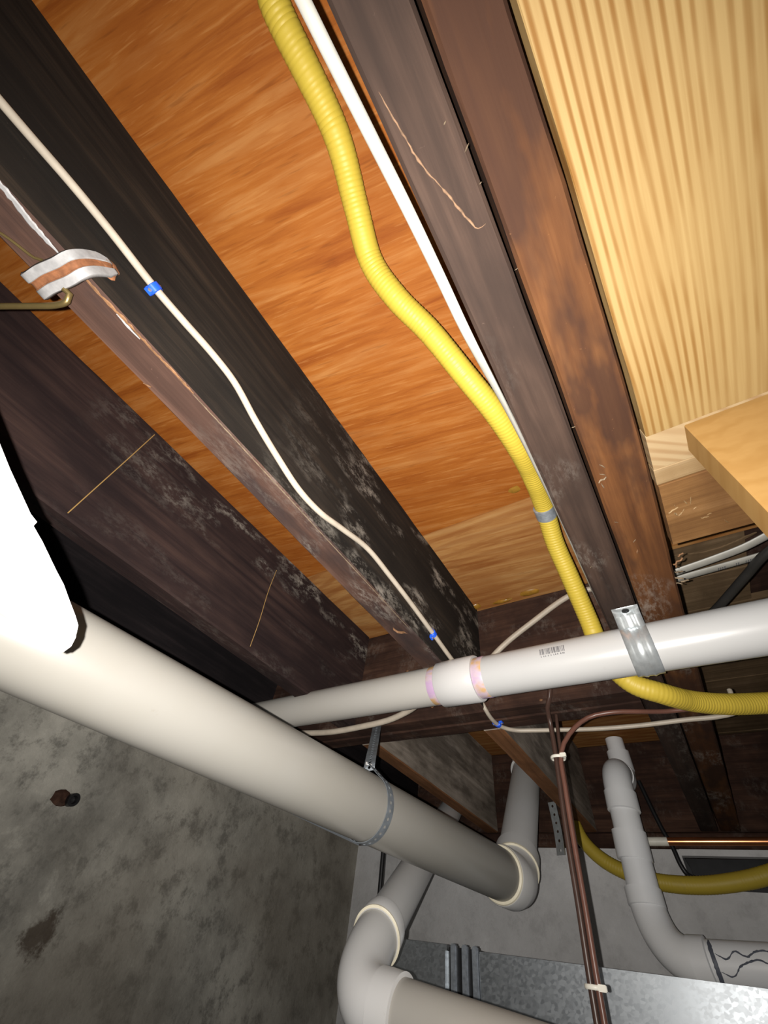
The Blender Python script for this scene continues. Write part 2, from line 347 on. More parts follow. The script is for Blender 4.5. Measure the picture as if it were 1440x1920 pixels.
def perforated(path, wdir, w, pitch, hole, thick=0.0012):
    """strip along path with a round hole per pitch"""
    P = catmull(path, 0.002)
    L = [0]
    for i in range(1, len(P)): L.append(L[-1] + (P[i] - P[i - 1]).length)
    def at(s_):
        s_ = max(0, min(L[-1], s_))
        for i in range(1, len(P)):
            if L[i] >= s_: return P[i - 1].lerp(P[i], (s_ - L[i - 1]) / max(1e-9, L[i] - L[i - 1]))
        return P[-1]
    wd = wdir if callable(wdir) else (lambda s_: V(wdir).normalized()); mb = MB(); n = int(L[-1] / pitch)
    for c in range(n):
        s0 = c * pitch; mid = s0 + pitch / 2; vs_ = []
        for k2 in range(8):
            a = math.pi / 4 * k2; ox = max(-1, min(1, math.cos(a) * 1.4143)); oy = max(-1, min(1, math.sin(a) * 1.4143))
            vs_.append(at(mid + ox * pitch / 2) + wd(mid + ox * pitch / 2) * oy * w / 2)
        for k2 in range(8):
            a = math.pi / 4 * k2; vs_.append(at(mid + math.cos(a) * hole) + wd(mid) * math.sin(a) * hole)
        mb.add(vs_, [(i, (i + 1) % 8, 8 + (i + 1) % 8, 8 + i) for i in range(8)])
    return mb

ZC, ZB = 0.78, 0.47       # subfloor underside and joist underside, above the lens

# ------------------------------------------------------------------ setting
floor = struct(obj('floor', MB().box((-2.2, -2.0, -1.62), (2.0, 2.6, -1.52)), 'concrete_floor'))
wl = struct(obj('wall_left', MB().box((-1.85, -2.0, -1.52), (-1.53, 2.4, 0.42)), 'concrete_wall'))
wb = struct(bpy.data.objects.new('wall_back', None)); COL.objects.link(wb)
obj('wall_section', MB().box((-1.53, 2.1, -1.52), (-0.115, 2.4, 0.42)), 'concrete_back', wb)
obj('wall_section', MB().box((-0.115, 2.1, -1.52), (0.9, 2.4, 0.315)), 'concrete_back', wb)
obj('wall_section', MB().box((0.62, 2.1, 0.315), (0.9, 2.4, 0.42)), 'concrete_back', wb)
obj('recess_lintel', MB().box((-0.115, 2.095, 0.402), (0.62, 2.125, 0.42)), 'concrete_back', wb)
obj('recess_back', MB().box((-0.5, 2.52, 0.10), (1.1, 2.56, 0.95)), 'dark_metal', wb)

ceiling = struct(bpy.data.objects.new('ceiling', None)); COL.objects.link(ceiling)
obj('plywood_panel', MB().box((-1.60, -1.6, ZC), (0.088, 0.6325, ZC + 0.018)), 'orange_plywood', ceiling, bevel=0.0008)
obj('plywood_panel', MB().box((-1.60, 0.6338, ZC - 0.0006), (0.088, 1.30, ZC + 0.018)), 'seam_plywood', ceiling, bevel=0.0008)
obj('plywood_panel', MB().box((-1.60, 1.3012, ZC), (0.088, 2.4, ZC + 0.018)), 'seam_plywood', ceiling, bevel=0.0008)
obj('plywood_panel', MB().box((0.0885, -1.6, ZC), (0.90, 0.95, ZC + 0.018)), 'seam_plywood', ceiling, bevel=0.0008)
yy = 0.956
for i, wd_ in enumerate((0.145, 0.15, 0.14, 0.15, 0.145, 0.15, 0.14, 0.15, 0.145)):
    obj('dull_plank', timber(0.0885, 0.318 if i < 2 else 0.90, yy, yy + wd_ - 0.003, ZC + 0.012, ZC + 0.032, 0, 20 + i, 0.001, 0.0015), 'dull_plank', ceiling); yy += wd_
obj('upper_deck', MB().box((0.0885, 0.951, ZC + 0.05), (0.90, 2.4, ZC + 0.06)), 'header_wood', ceiling)
obj('splinter', ribbon([(0.165, 0.972, ZC - 0.001), (0.22, 0.985, ZC - 0.004), (0.27, 0.98, ZC - 0.006), (0.335, 0.962, ZC - 0.003)], 0.012, (0, 0, -1), 0.002, 3, 0.3), 'dull_plank', ceiling)
for i, (c, r) in enumerate([((-0.409, 0.960, 0.777), (0.030, 0.016, 0.007)), ((-0.375, 0.968, 0.777), (0.018, 0.012, 0.006)), ((-0.205, 0.968, 0.777), (0.028, 0.012, 0.006)), ((-0.112, 0.594, 0.779), (0.014, 0.010, 0.0025)), ((-0.29, 0.975, 0.777), (0.03, 0.007, 0.005))]):
    obj('glue_drip', blob(c, r, i), 'glue_amber', ceiling, True)

# ------------------------------------------------------------------ joists and header
split_timber('floor_joist', 'near-black dusty joist with the white cable clipped along its side', -0.432, -0.377, -1.5, 0.985, ZB, ZC, 'charred_joist', 'joist_underside', 1)
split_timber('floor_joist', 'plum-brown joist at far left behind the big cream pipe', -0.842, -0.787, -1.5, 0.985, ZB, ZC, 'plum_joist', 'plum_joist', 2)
split_timber('floor_joist', 'shadowed joist deepest at left, seen below the plum-brown joist', -1.252, -1.197, -1.5, 2.1, ZB, ZC, 'shaded_joist', 'shaded_joist', 3)
j3a = split_timber('floor_joist', 'dark brown sister joist with a long pale scratch, next to the yellow hose', -0.0285, 0.0275, -1.5, 2.1, ZB, ZC, 'brown_sister', 'brown_sister', 4)
j3b = split_timber('floor_joist', 'amber-brown sister joist with dark stains beside the bright pine sheet', 0.0315, 0.095, -1.5, 2.1, ZB + 0.001, ZC, 'amber_sister', 'amber_sister', 5)
split_timber('floor_joist', 'grey weathered joist beyond the header with a reddish underside', -0.432, -0.377, 1.105, 2.1, ZB, ZC, 'grey_joist', 'red_underside', 6)
split_timber('floor_joist', 'grey weathered joist beyond the header above the end of the cream pipe', -0.842, -0.787, 1.105, 2.1, ZB, ZC, 'grey_joist', 'red_underside', 7)
split_timber('floor_joist', 'dim joist at the far right behind the copper pipe', 0.385, 0.43, 1.0, 2.1, ZB, ZC, 'grey_joist', 'brown_sister', 8)
hd = thing('header_beam', 'dark doubled wooden header crossing behind the white pipe', 'beam')
for i, y in enumerate((0.988, 1.046)):
    obj('board', timber(-1.195, -0.030, y, y + 0.056, ZB - 0.002, ZC - 0.002, 0, 30 + i, 0.004, 0.003), 'header_wood', hd)
for i, (x, z, r) in enumerate([(-0.235, 0.475, 0.005), (-0.165, 0.52, 0.007), (-0.36, 0.50, 0.004), (-0.53, 0.50, 0.006), (-0.10, 0.51, 0.004), (-0.62, 0.62, 0.006), (-0.28, 0.60, 0.005)]):
    obj('knot', blob((x, 0.9885, z), (r, 0.0015, r * 0.7), i + 40, 1, 0.5), 'splinter_wood', hd)
sp_ = tag(obj('sill_plate', timber(-1.53, 0.9, 2.1, 2.24, 0.421, ZB - 0.001, 0, 41), 'header_wood'), 'dark sill plate lying on top of the back concrete wall', 'sill plate')
tag(obj('rim_board', timber(-1.53, 0.9, 2.105, 2.16, ZB + 0.001, ZC, 0, 42), 'header_wood'), 'dark rim board standing on the sill of the back wall', 'rim board')
def edge3(y):   # the slightly bowed right face of the amber sister joist
    pts = [(-0.4, 0.0835), (-0.065, 0.0855), (0.05, 0.0905), (0.26, 0.096), (0.39, 0.098), (0.61, 0.095), (1.2, 0.093)]
    if y <= pts[0][0]: return pts[0][1]
    for (a, b), (c, d) in zip(pts, pts[1:]):
        if y <= c: return b + (d - b) * (y - a) / (c - a)
    return pts[-1][1]
for v_ in j3b.data.vertices:
    if v_.co.x > 0.06: v_.co.x += edge3(v_.co.y) - 0.095
# marks on the joists
j2 = bpy.data.objects['floor_joist']
obj('paint_streak', ribbon([(-0.374, -0.262, ZB), (-0.379, -0.232, ZB), (-0.381, -0.215, ZB), (-0.384, -0.196, ZB), (-0.384, -0.168, ZB)], 0.009, (0, 0, -1), 0.001, 1), 'white_paint', j2)
obj('bare_edge', ribbon([(-0.3795, 0.02, ZB), (-0.3793, 0.15, ZB), (-0.3793, 0.3, ZB), (-0.3793, 0.45, ZB), (-0.3793, 0.6, ZB)], 0.0022, (0, 0, -1), 0.0006, 12, 0.7), 'pale_fibre', j2)
obj('bare_edge', ribbon([(-0.380, -0.146, ZB), (-0.381, -0.121, ZB), (-0.379, -0.082, ZB), (-0.379, -0.05, ZB), (-0.378, -0.004, ZB), (-0.378, 0.02, ZB)], 0.006, (0, 0, -1), 0.0012, 2, 0.8), 'splinter_wood', j2)
obj('paint_streak', ribbon([(-0.381, -0.095, ZB - 0.001), (-0.382, -0.075, ZB - 0.001), (-0.381, -0.062, ZB - 0.001)], 0.004, (0, 0, -1), 0.001, 3), 'white_paint', j2)
obj('splinter', chip((-0.425, -0.02, ZB - 0.001), 0.014, 4), 'splinter_wood', j2)
obj('splinter', chip((-0.40, 0.60, ZB - 0.001), 0.03, 5), 'splinter_wood', j2)
obj('scratch', ribbon([(-0.0205, -0.078, ZB), (-0.0165, -0.046, ZB), (-0.0125, -0.020, ZB), (-0.003, 0.008, ZB), (0.0035, 0.030, ZB), (0.0115, 0.050, ZB), (0.019, 0.050, ZB)], 0.0030, (0, 0, -1), 0.0006, 6, 0.85), 'scratch_wood', j3a)
for i, (c, s_) in enumerate([((0.017, -0.032, 0.4685), 0.006), ((0.026, -0.008, 0.4685), 0.009), ((0.0265, 0.020, 0.4685), 0.005), ((0.030, 0.10, 0.4685), 0.006), ((0.03, 0.298, 0.4685), 0.008), ((-0.015, 0.56, 0.4685), 0.01)]):
    obj('splinter', chip(c, s_ * 0.7, 70 + i), 'pale_fibre', j3a)
for i, (c, s_) in enumerate([((0.041, 0.395, 0.469), 0.022), ((0.043, 0.385, 0.468), 0.014), ((0.046, 0.372, 0.469), 0.012), ((0.039, 0.405, 0.469), 0.012), ((0.055, 0.530, 0.470), 0.010), ((0.054, 0.555, 0.470), 0.014), ((0.040, 0.48, 0.469), 0.01),
                             ((0.098, 0.610, 0.468), 0.018), ((0.103, 0.605, 0.472), 0.022), ((0.100, 0.625, 0.468), 0.02), ((0.098, 0.640, 0.466), 0.024), ((0.104, 0.648, 0.466), 0.022), ((0.096, 0.652, 0.466), 0.016), ((0.11, 0.60, 0.48), 0.018)]):
    obj('splinter', chip(c, s_ * 0.7, 190 + i), 'splinter_wood' if i in (5, 7, 8, 13) else 'pale_fibre', j3b)
# new pine panel and scrap boards fixed under the right-hand bay
ZP = 0.45
pp = timber(0.096, 0.46, -1.5, 0.3368, ZP - 0.003, ZP + 0.0195, 1, 52, 0.001, 0.0007)
for q in pp.v:
    if q.x < 0.2: q.x += edge3(q.y) - 0.0965
tag(obj('pine_panel', pp, 'pine_sheet'), 'bright striped pine panel fixed under the joists at upper right', 'panel')
tag(obj('board', timber(0.0965, 0.46, 0.3375, 0.3925, ZP - 0.0005, ZP + 0.019, 0, 5, 0.001, 0.0006), 'pine_end'), 'short pale board end between the pine panel and the hanging board', 'board', 'scrap boards at right')
tag(obj('board', timber(0.0965, 0.46, 0.3935, 0.4200, ZP + 0.001, ZP + 0.019, 0, 6, 0.001, 0.0008), 'pale_plank'), 'narrow pale streaked batten next to the rough brown board', 'board', 'scrap boards at right')
ob = tag(obj('board', timber(0.0975, 0.46, 0.4215, 0.5395, ZP + 0.0005, ZP + 0.019, 0, 7, 0.001, 0.0012), 'old_board'), 'rough brown old board with torn pale splinters beside the amber joist', 'board', 'scrap boards at right')
for i, (x, y, s_) in enumerate([(0.107, 0.470, 0.012), (0.108, 0.478, 0.018), (0.114, 0.481, 0.008), (0.110, 0.463, 0.006), (0.128, 0.462, 0.010), (0.122, 0.462, 0.008), (0.140, 0.500, 0.010), (0.145, 0.497, 0.007), (0.163, 0.520, 0.008), (0.118, 0.476, 0.006), (0.131, 0.478, 0.006)]):
    obj('splinter', chip((x, y, ZP), s_, 60 + i), 'pale_plank', ob)
tag(obj('hanging_board', timber(0.1356, 0.30, 0.3416, 0.3806, 0.12, ZP - 0.0008, 2, 51, 0.0012, 0.0004), 'pine_board'), 'new thick pine board hanging down at right edge below the pine panel', 'board')

# ------------------------------------------------------------------ big cream drain
BP, BD = V((-0.631, 0, 0.217)), V((0.073, 1, 0.005))
def big(y): return BP + BD * y
dr = thing('drain_pipe', 'big cream drain pipe running along the concrete wall under the joists', 'pipe')
obj('pipe', tube(big(-1.5), big(1.44), 0.057, 64), 'cream_pvc', dr, True)
RS, RE = V((-0.532, 1.545, 0.262)), V((-0.592, 1.985, 0.655)); rd = (RE - RS).normalized()
ep = arc_pts(big(1.47), BD, RS, rd, 12)
obj('elbow', sweep(ep, 0.0625, 48), 'grey_pvc', dr, True)
bdn = BD.normalized()
hub = obj('hub', lathe(big(1.405), big(1.475), [(0, 0.058), (0, 0.0645), (0.003, 0.066), (0.067, 0.066), (0.07, 0.060)], 48), 'grey_pvc', dr, True)
obj('glue_ring', lathe(big(1.398), big(1.408), [(0, 0.057), (0.002, 0.0625), (0.008, 0.0645), (0.010, 0.062)], 48), 'glue_cream', hub, True)
hub2 = obj('hub', lathe(RS, RE, [(0, 0.060), (0.003, 0.066), (0.055, 0.066), (0.058, 0.058)], 48), 'grey_pvc', dr, True)
obj('glue_ring', lathe(RS - rd * 0.004, RE, [(0, 0.061), (0.001, 0.0675), (0.006, 0.0675), (0.008, 0.062)], 48), 'glue_cream', hub2, True)
obj('riser', tube(RS + rd * 0.02, RE + rd * 0.03, 0.0572, 48), 'grey_pvc', dr, True)
obj('riser_hub', lathe(RE, RE + rd, [(0, 0.058), (0.002, 0.065), (0.05, 0.065), (0.052, 0.05)], 48), 'grey_pvc', dr, True)

# ------------------------------------------------------------------ white pipe across
WP, WD = V((0, 0.755, 0.426)), V((1, -0.056, -0.032)); WR = 0.0405
def wp(x): return WP + WD * x
wt = thing('waste_pipe', 'white plastic pipe crossing under the joists with a coupling and barcode', 'pipe')
obj('pipe', tube(wp(-1.35), wp(-0.345), WR, 56), 'pale_pvc', wt, True)
obj('pipe', tube(wp(-0.343), wp(0.75), WR, 56), 'white_pvc', wt, True)
cp = obj('coupling', lathe(wp(-0.392), wp(-0.302), [(0, WR), (0.0, 0.0455), (0.002, 0.047), (0.088, 0.047), (0.090, 0.0455), (0.090, WR)], 56), 'coupling_pvc', wt, True)
obj('primer_ring', lathe(wp(-0.412), wp(-0.392), [(0, WR), (0.001, WR + 0.0006), (0.0195, WR + 0.0006), (0.0195, WR)], 56), 'primer', cp, True)
obj('primer_ring', lathe(wp(-0.303), wp(-0.279), [(0, WR), (0.001, WR + 0.0006), (0.022, WR + 0.0006), (0.023, WR)], 56), 'primer', cp, True)
rnd = random.Random(7); code = MB()
def onpipe(x, a, lift=0.0003):
    c = wp(x); e1 = V((0, -1, 0)); e2 = V((0, 0, 1)); return c + (e1 * math.cos(a) + e2 * math.sin(a)) * (WR + lift)
x = -0.158
while x < -0.112:
    w_ = rnd.choice((0.0006, 0.0009, 0.0014))
    code.grid([[onpipe(x, t) for t in (0.0, 0.11, 0.22, 0.33)], [onpipe(x + w_, t) for t in (0.0, 0.11, 0.22, 0.33)]]); x += w_ + rnd.choice((0.0006, 0.001, 0.0016))
x = -0.157
while x < -0.113:
    w_ = rnd.choice((0.0011, 0.0016))
    code.grid([[onpipe(x, t) for t in (-0.12, -0.05)], [onpipe(x + w_, t) for t in (-0.12, -0.05)]]); x += w_ + rnd.choice((0.001, 0.0022, 0.004))
obj('barcode_print', code, 'print_ink', wt)

# strap holding the white pipe
stp = thing('pipe_strap', 'shiny ribbed metal strap screwed to the joist around the white pipe', 'strap')
xs = 0.008; c0 = wp(xs); pr = [(0.690 - 0.004, ZB - 0.0012), (0.700, ZB - 0.0012), (0.709, ZB - 0.004)]
for a in range(150, 382, 8):
    t = math.radians(a); pr.append((c0.y + math.cos(t) * (WR + 0.0022), c0.z + math.sin(t) * (WR + 0.0022)))
pr += [(c0.y + WR + 0.006, ZB - 0.004), (c0.y + WR + 0.014, ZB - 0.0012), (c0.y + WR + 0.034, ZB - 0.0012)]
cross = [(-0.021, 0), (-0.012, 0), (-0.009, 0.0012), (-0.006, 0.0022), (-0.003, 0.0008), (0.003, 0.0008), (0.006, 0.0022), (0.009, 0.0012), (0.012, 0), (0.021, 0)]
rows = []
for i, (y, z) in enumerate(pr):
    a = pr[max(0, i - 1)]; b = pr[min(len(pr) - 1, i + 1)]; ty, tz = b[0] - a[0], b[1] - a[1]; L = math.hypot(ty, tz); ny, nz = tz / L, -ty / L
    if ny * (y - c0.y) + nz * (z - c0.z) < 0: ny, nz = -ny, -nz
    k_ = 0.0 if i < 2 or i > len(pr) - 3 else 1.0
    rows.append([(xs + u, y + ny * h * k_ + WD.y * u, z + nz * h * k_ + WD.z * u) for u, h in cross])
obj('band', MB().grid(rows), 'bright_strap', stp, True, solid=0.0012)
obj('screw', lathe((xs, 0.696, ZB - 0.0008), (xs, 0.696, ZB - 0.01), [(0, 0.006), (0.0025, 0.006), (0.0045, 0.003), (0.005, 0.001)], 16), 'dark_metal', stp, True)

# perforated hanger round the big pipe
hg = thing('hanger_strap', 'grey perforated strap looped around the big cream pipe', 'strap')
cy = 0.80; bc = big(cy); R_ = 0.0588; side = BD.normalized(); loop = []
e1 = V((0, 0, 1)); e1 = (e1 - side * e1.dot(side)).normalized(); e2 = e1.cross(side)  # e2 ~ +/-X
if e2.x < 0: e2 = -e2
knot = bc + e1 * 0.078 - e2 * 0.008
for a in range(-32, 393, 12):
    t = math.radians(a) ; loop.append(bc + e1 * math.cos(t) * R_ + e2 * math.sin(t) * R_ )
loop = [knot + e2 * 0.002] + loop[5:-5] + [knot - e2 * 0.002]
obj('loop', perforated(loop, side, 0.020, 0.0135, 0.0032), 'zinc_strap', hg, solid=0.0012)
topa = V((-0.706, 0.986, 0.4735))
obj('tail', perforated([knot - e1 * 0.012, knot, knot.lerp(topa, 0.5), topa], V((0.86, 0.45, 0.25)), 0.024, 0.0135, 0.0034), 'zinc_strap', hg, solid=0.0012)
bt = obj('bolt', tube(knot - V((0.006, 0.006, 0)), knot + V((0.008, 0.008, 0)), 0.0025, 12), 'nail_steel', hg, True)
obj('nut', lathe(knot - V((0.007, 0.007, 0)), knot + V((1, 1, 0)), [(0, 0.005), (0.0035, 0.0055), (0.004, 0.003)], 6), 'nail_steel', bt)

# ------------------------------------------------------------------ second drain, low, behind the big pipe
d2 = thing('drain_pipe', 'grey drain pipe bending under the big cream pipe near the duct', 'pipe')
A2, B2 = V((-0.925, 1.95, 0.535)), V((-0.680, 1.040, 0.056)); C2, D2 = V((-0.590, 0.935, -0.034)), V((0.25, 0.928, -0.106))
obj('upper_leg', tube(A2, B2, 0.0445, 48), 'grey_pvc', d2, True)
u2, v2 = (B2 - A2).normalized(), (D2 - C2).normalized()
obj('elbow', sweep(arc_pts(B2, u2, C2, v2, 18), 0.0475, 48), 'grey_pvc', d2, True)
h_ = obj('hub', lathe(B2 - u2 * 0.045, B2, [(0, 0.0445), (0.001, 0.051), (0.045, 0.052), (0.05, 0.048)], 48), 'grey_pvc', d2, True)
obj('glue_ring', lathe(B2 - u2 * 0.002, B2 + u2, [(0, 0.049), (0.001, 0.0532), (0.004, 0.0532), (0.006, 0.049)], 48), 'glue_cream', h_, True)
obj('hub', lathe(C2, D2, [(0, 0.048), (0.001, 0.0515), (0.045, 0.0515), (0.046, 0.0445)], 48), 'grey_pvc', d2, True)
obj('lower_leg', tube(C2 + v2 * 0.01, D2, 0.0450, 56), 'pale_pvc', d2, True)

# ------------------------------------------------------------------ grey trap at right
tr = thing('trap_pipe', 'light grey waste pipe dropping from the subfloor and bending to the right', 'pipe')
obj('inlet', lathe((-0.213, 2.045, 0.775), (-0.213, 2.045, 0.6), [(0, 0.034), (0.05, 0.034), (0.05, 0.042), (0.12, 0.042), (0.122, 0.036)], 36), 'trap_pvc', tr, True)
obj('return_bend', sweep(arc_pts((-0.213, 2.045, 0.68), (0, 0, -1), (-0.215, 1.93, 0.595), (0, -1, 0.05), 10) + [V((-0.215, 1.90, 0.595))], 0.040, 36), 'trap_pvc', tr, True)
obj('hub', lathe((-0.215, 1.93, 0.595), (-0.215, 1.80, 0.595), [(0, 0.04), (0.001, 0.049), (0.045, 0.049), (0.047, 0.04)], 40), 'trap_pvc', tr, True)
obj('top_elbow', sweep([V((-0.2155, 1.90, 0.595))] + arc_pts((-0.2155, 1.885, 0.595), (0, -1, 0), (-0.220, 1.805, 0.505), (-0.02, 0, -1), 12), 0.0465, 40), 'trap_pvc', tr, True)
obj('hub', lathe((-0.2195, 1.805, 0.515), (-0.2235, 1.80, 0.44), [(0, 0.046), (0.001, 0.0505), (0.055, 0.0505), (0.057, 0.044)], 40), 'trap_pvc', tr, True)
obj('drop', tube((-0.222, 1.803, 0.47), (-0.2315, 1.79, 0.22), 0.0440, 40), 'trap_pvc', tr, True)
obj('coupling', lathe((-0.2265, 1.80, 0.405), (-0.231, 1.80, 0.33), [(0, 0.044), (0.001, 0.0505), (0.073, 0.0505), (0.075, 0.044)], 40), 'trap_pvc', tr, True)
obj('hub', lathe((-0.2315, 1.79, 0.265), (-0.2315, 1.785, 0.20), [(0, 0.044), (0.001, 0.050), (0.04, 0.050), (0.042, 0.046)], 40), 'trap_pvc', tr, True)
swp = arc_pts((-0.2315, 1.79, 0.245), (0.02, -0.02, -1), (-0.135, 1.735, 0.120), (1, -0.12, 0.02), 16)
obj('sweep_elbow', sweep(swp, 0.0470, 40), 'trap_pvc', tr, True)
obj('hub', lathe((-0.150, 1.737, 0.119), (-0.10, 1.731, 0.120), [(0, 0.046), (0.001, 0.0515), (0.04, 0.0515), (0.042, 0.044)], 40), 'trap_pvc', tr, True)
lr = obj('lower_run', tube((-0.13, 1.735, 0.120), (0.55, 1.66, 0.135), 0.0440, 40), 'trap_pvc', tr, True)
def on_run(x, a):
    t = (x + 0.13) / 0.68; c = V((-0.13, 1.735, 0.120)).lerp(V((0.55, 1.66, 0.135)), t); return c + V((0, -math.cos(a), math.sin(a))) * 0.0443
obj('primer_smear', ribbon([on_run(-0.101, t) for t in (-1.2, -0.8, -0.4, 0, 0.4, 0.8, 1.2)], 0.012, (0, -1, 0), 0.0012, 8, 0.3), 'smear_ink', lr)
for i, al in enumerate(((0.35, 0.15, 0.5, 0.3, 0.55, 0.6, 0.45), (-0.35, -0.5, -0.1, 0.1, 0.2, 0.05, 0.1))):
    obj('primer_smear', ribbon([on_run(-0.095 + 0.022 * j, a) for j, a in enumerate(al)], 0.005, (0, -0.95, 0.3), 0.0008, 9 + i, 0.6), 'smear_ink', lr)

# ------------------------------------------------------------------ duct
du = thing('air_duct', 'galvanized sheet-metal duct along the back wall at the bottom', 'duct')
obj('duct_body', MB().box((-0.648, 1.50, -0.34), (0.95, 1.70, 0.078)), 'galvanized', du, bevel=0.004)
obj('duct_body', MB().box((-0.935, 1.502, -0.34), (-0.735, 1.70, 0.084)), 'galvanized', du, bevel=0.012)
cl = obj('joint_collar', MB().box((-0.736, 1.506, -0.34), (-0.647, 1.70, 0.080)), 'dark_metal', du)
for x in (-0.728, -0.694, -0.664):
    obj('drive_cleat', MB().box((x, 1.494, -0.34), (x + 0.018, 1.508, 0.0865)), 'dull_zinc', cl, bevel=0.003)
tag(obj('metal_rod', tube((-1.05, 1.60, 0.34), (-1.036, 1.60, -1.5), 0.008, 14), 'dark_metal', None, True), 'thin dark upright rod behind the big cream pipe', 'rod')

# ------------------------------------------------------------------ yellow hoses
def hose(pts, R, pitch=0.0062, step=0.00155, sides=20):
    P = catmull(pts, step)
    L = [0.0]
    for i in range(1, len(P)): L.append(L[-1] + (P[i] - P[i - 1]).length)
    rr = []
    for l in L:
        ph = (l / pitch) % 1.0; rr.append(R * (0.968 if ph < 0.22 else 1.0 if 0.35 < ph < 0.88 else 0.994))
    return sweep(P, rr, sides)
HP = [(-0.09, -1.3, 0.757), (-0.088, -0.6, 0.757), (-0.0945, -0.277, 0.757), (-0.101, -0.262, 0.757), (-0.106, -0.124, 0.757), (-0.128, -0.040, 0.752), (-0.1440, 0.030, 0.738), (-0.132, 0.092, 0.715), (-0.1065, 0.1605, 0.694), (-0.0823, 0.2435, 0.659), (-0.0645, 0.3165, 0.644),
      (-0.0545, 0.400, 0.645), (-0.0545, 0.499, 0.671), (-0.0610, 0.603, 0.685), (-0.069, 0.677, 0.66), (-0.0675, 0.742, 0.62), (-0.0645, 0.825, 0.555), (-0.060, 0.862, 0.485), (-0.030, 0.870, 0.427), (0.012, 0.890, 0.409), (0.0605, 0.954, 0.415), (0.112, 0.998, 0.422), (0.183, 1.045, 0.435), (0.40, 1.10, 0.44)]
tag(obj('gas_hose', hose(HP, 0.0195), 'yellow_jacket', None, True), 'yellow corrugated gas hose along the ceiling and behind the white pipe', 'hose', 'yellow gas hoses')
Y2 = [(-0.47, 1.96, 0.70), (-0.446, 1.96, 0.56), (-0.429, 1.96, 0.472), (-0.406, 1.96, 0.411), (-0.356, 1.96, 0.361), (-0.281, 1.96, 0.326), (-0.192, 1.96, 0.307), (-0.074, 1.96, 0.305), (0.043, 1.96, 0.321), (0.102, 1.96, 0.335), (0.40, 1.96, 0.42)]
tag(obj('gas_hose', hose(Y2, 0.023, 0.0085, 0.0028, 16), 'yellow_jacket', None, True), 'yellow gas hose sagging across the far concrete wall', 'hose', 'yellow gas hoses')
hc = thing('hose_clamp', 'grey metal band clamping the yellow hose to the joist', 'clamp')
pc = V((-0.0628, 0.606, 0.684)); dc = V((-0.003, 0.09, -0.006)).normalized()
obj('band', lathe(pc - dc * 0.014, pc + dc, [(0, 0.0197), (0.0005, 0.0210), (0.0275, 0.0210), (0.028, 0.0197)], 32), 'dull_zinc', hc, True)
obj('tab', MB().box((-0.0405, 0.592, 0.675), (-0.0287, 0.614, 0.690)), 'dull_zinc', hc, bevel=0.0005)

# ------------------------------------------------------------------ cables
J = [(-0.371, -0.9, 0.56), (-0.371, -0.308, 0.555), (-0.371, -0.23, 0.558), (-0.371, -0.18, 0.557), (-0.371, -0.103, 0.551), (-0.371, -0.059, 0.552), (-0.371, -0.002, 0.555), (-0.371, 0.043, 0.551), (-0.371, 0.103, 0.527), (-0.371, 0.161, 0.508), (-0.371, 0.222, 0.493), (-0.371, 0.278, 0.495),
     (-0.371, 0.334, 0.511), (-0.371, 0.415, 0.532), (-0.371, 0.497, 0.529), (-0.371, 0.585, 0.522), (-0.371, 0.689, 0.510), (-0.371, 0.80, 0.497), (-0.375, 0.93, 0.500), (-0.383, 0.980, 0.492), (-0.376, 0.986, 0.472), (-0.374, 1.02, 0.4615), (-0.368, 1.07, 0.4615), (-0.345, 1.098, 0.461), (-0.30, 1.112, 0.461), (-0.234, 1.124, 0.46), (-0.149, 1.146, 0.462), (-0.055, 1.155, 0.463), (0.045, 1.151, 0.463), (0.107, 1.149, 0.462), (0.14, 1.15, 0.47), (0.15, 1.16, 0.52)]
tag(obj('cable', sweep(catmull(J, 0.01), 0.0052, 12), 'cream_cable', None, True), 'cream cable clipped along the near-black joist and under the header', 'cable', 'house wiring cables')
FL = [((-0.047, -0.9, 0.485), 1.0), ((-0.0465, -0.3, 0.488), 1.0), ((-0.0455, -0.157, 0.493), 1.0), ((-0.0435, -0.0655, 0.501), 1.0), ((-0.0415, 0.006, 0.505), 0.95), ((-0.0405, 0.079, 0.505), 0.85), ((-0.0395, 0.134, 0.497), 0.75), ((-0.0360, 0.267, 0.530), 0.25), ((-0.0345, 0.40, 0.565), 0.0), ((-0.0345, 0.549, 0.600), 0.0), ((-0.0345, 0.741, 0.598), 0.1), ((-0.0345, 0.88, 0.62), 0.0), ((-0.0345, 0.972, 0.70), 0.0)]
fp = catmull([p for p, _ in FL], 0.01); fl = []
for p in fp:
    j = min(range(len(FL)), key=lambda q: abs(FL[q][0][1] - p.y)); j0 = max(0, j - 1) if p.y < FL[j][0][1] else j; j1 = min(len(FL) - 1, j0 + 1)
    t = 0 if j0 == j1 else max(0, min(1, (p.y - FL[j0][0][1]) / max(1e-6, FL[j1][0][1] - FL[j0][0][1]))); w_ = FL[j0][1] * (1 - t) + FL[j1][1] * t
    a = w_ * math.pi / 2; fl.append((V((math.sin(a), 0, -math.cos(a))), 0.0060, 0.0034))
tag(obj('cable', sweep(fp, 1, 14, True, fl), 'white_cable', None, True), 'flat white cable running along the scratched sister joist beside the yellow hose', 'cable', 'house wiring cables')
AR = [(-0.030, 0.976, 0.742), (-0.078, 0.975, 0.744), (-0.123, 0.975, 0.731), (-0.213, 0.975, 0.684), (-0.295, 0.975, 0.637), (-0.345, 0.972, 0.595)]
A3 = AR + [(-0.352, 0.945, 0.55), (-0.352, 0.915, 0.495), (-0.385, 0.875, 0.456), (-0.43, 0.85, 0.453), (-0.50, 0.87, 0.453), (-0.544, 0.89, 0.449), (-0.608, 0.90, 0.438), (-0.692, 0.90, 0.431), (-0.802, 0.90, 0.428), (-0.936, 0.90, 0.438), (-1.18, 0.91, 0.46)]
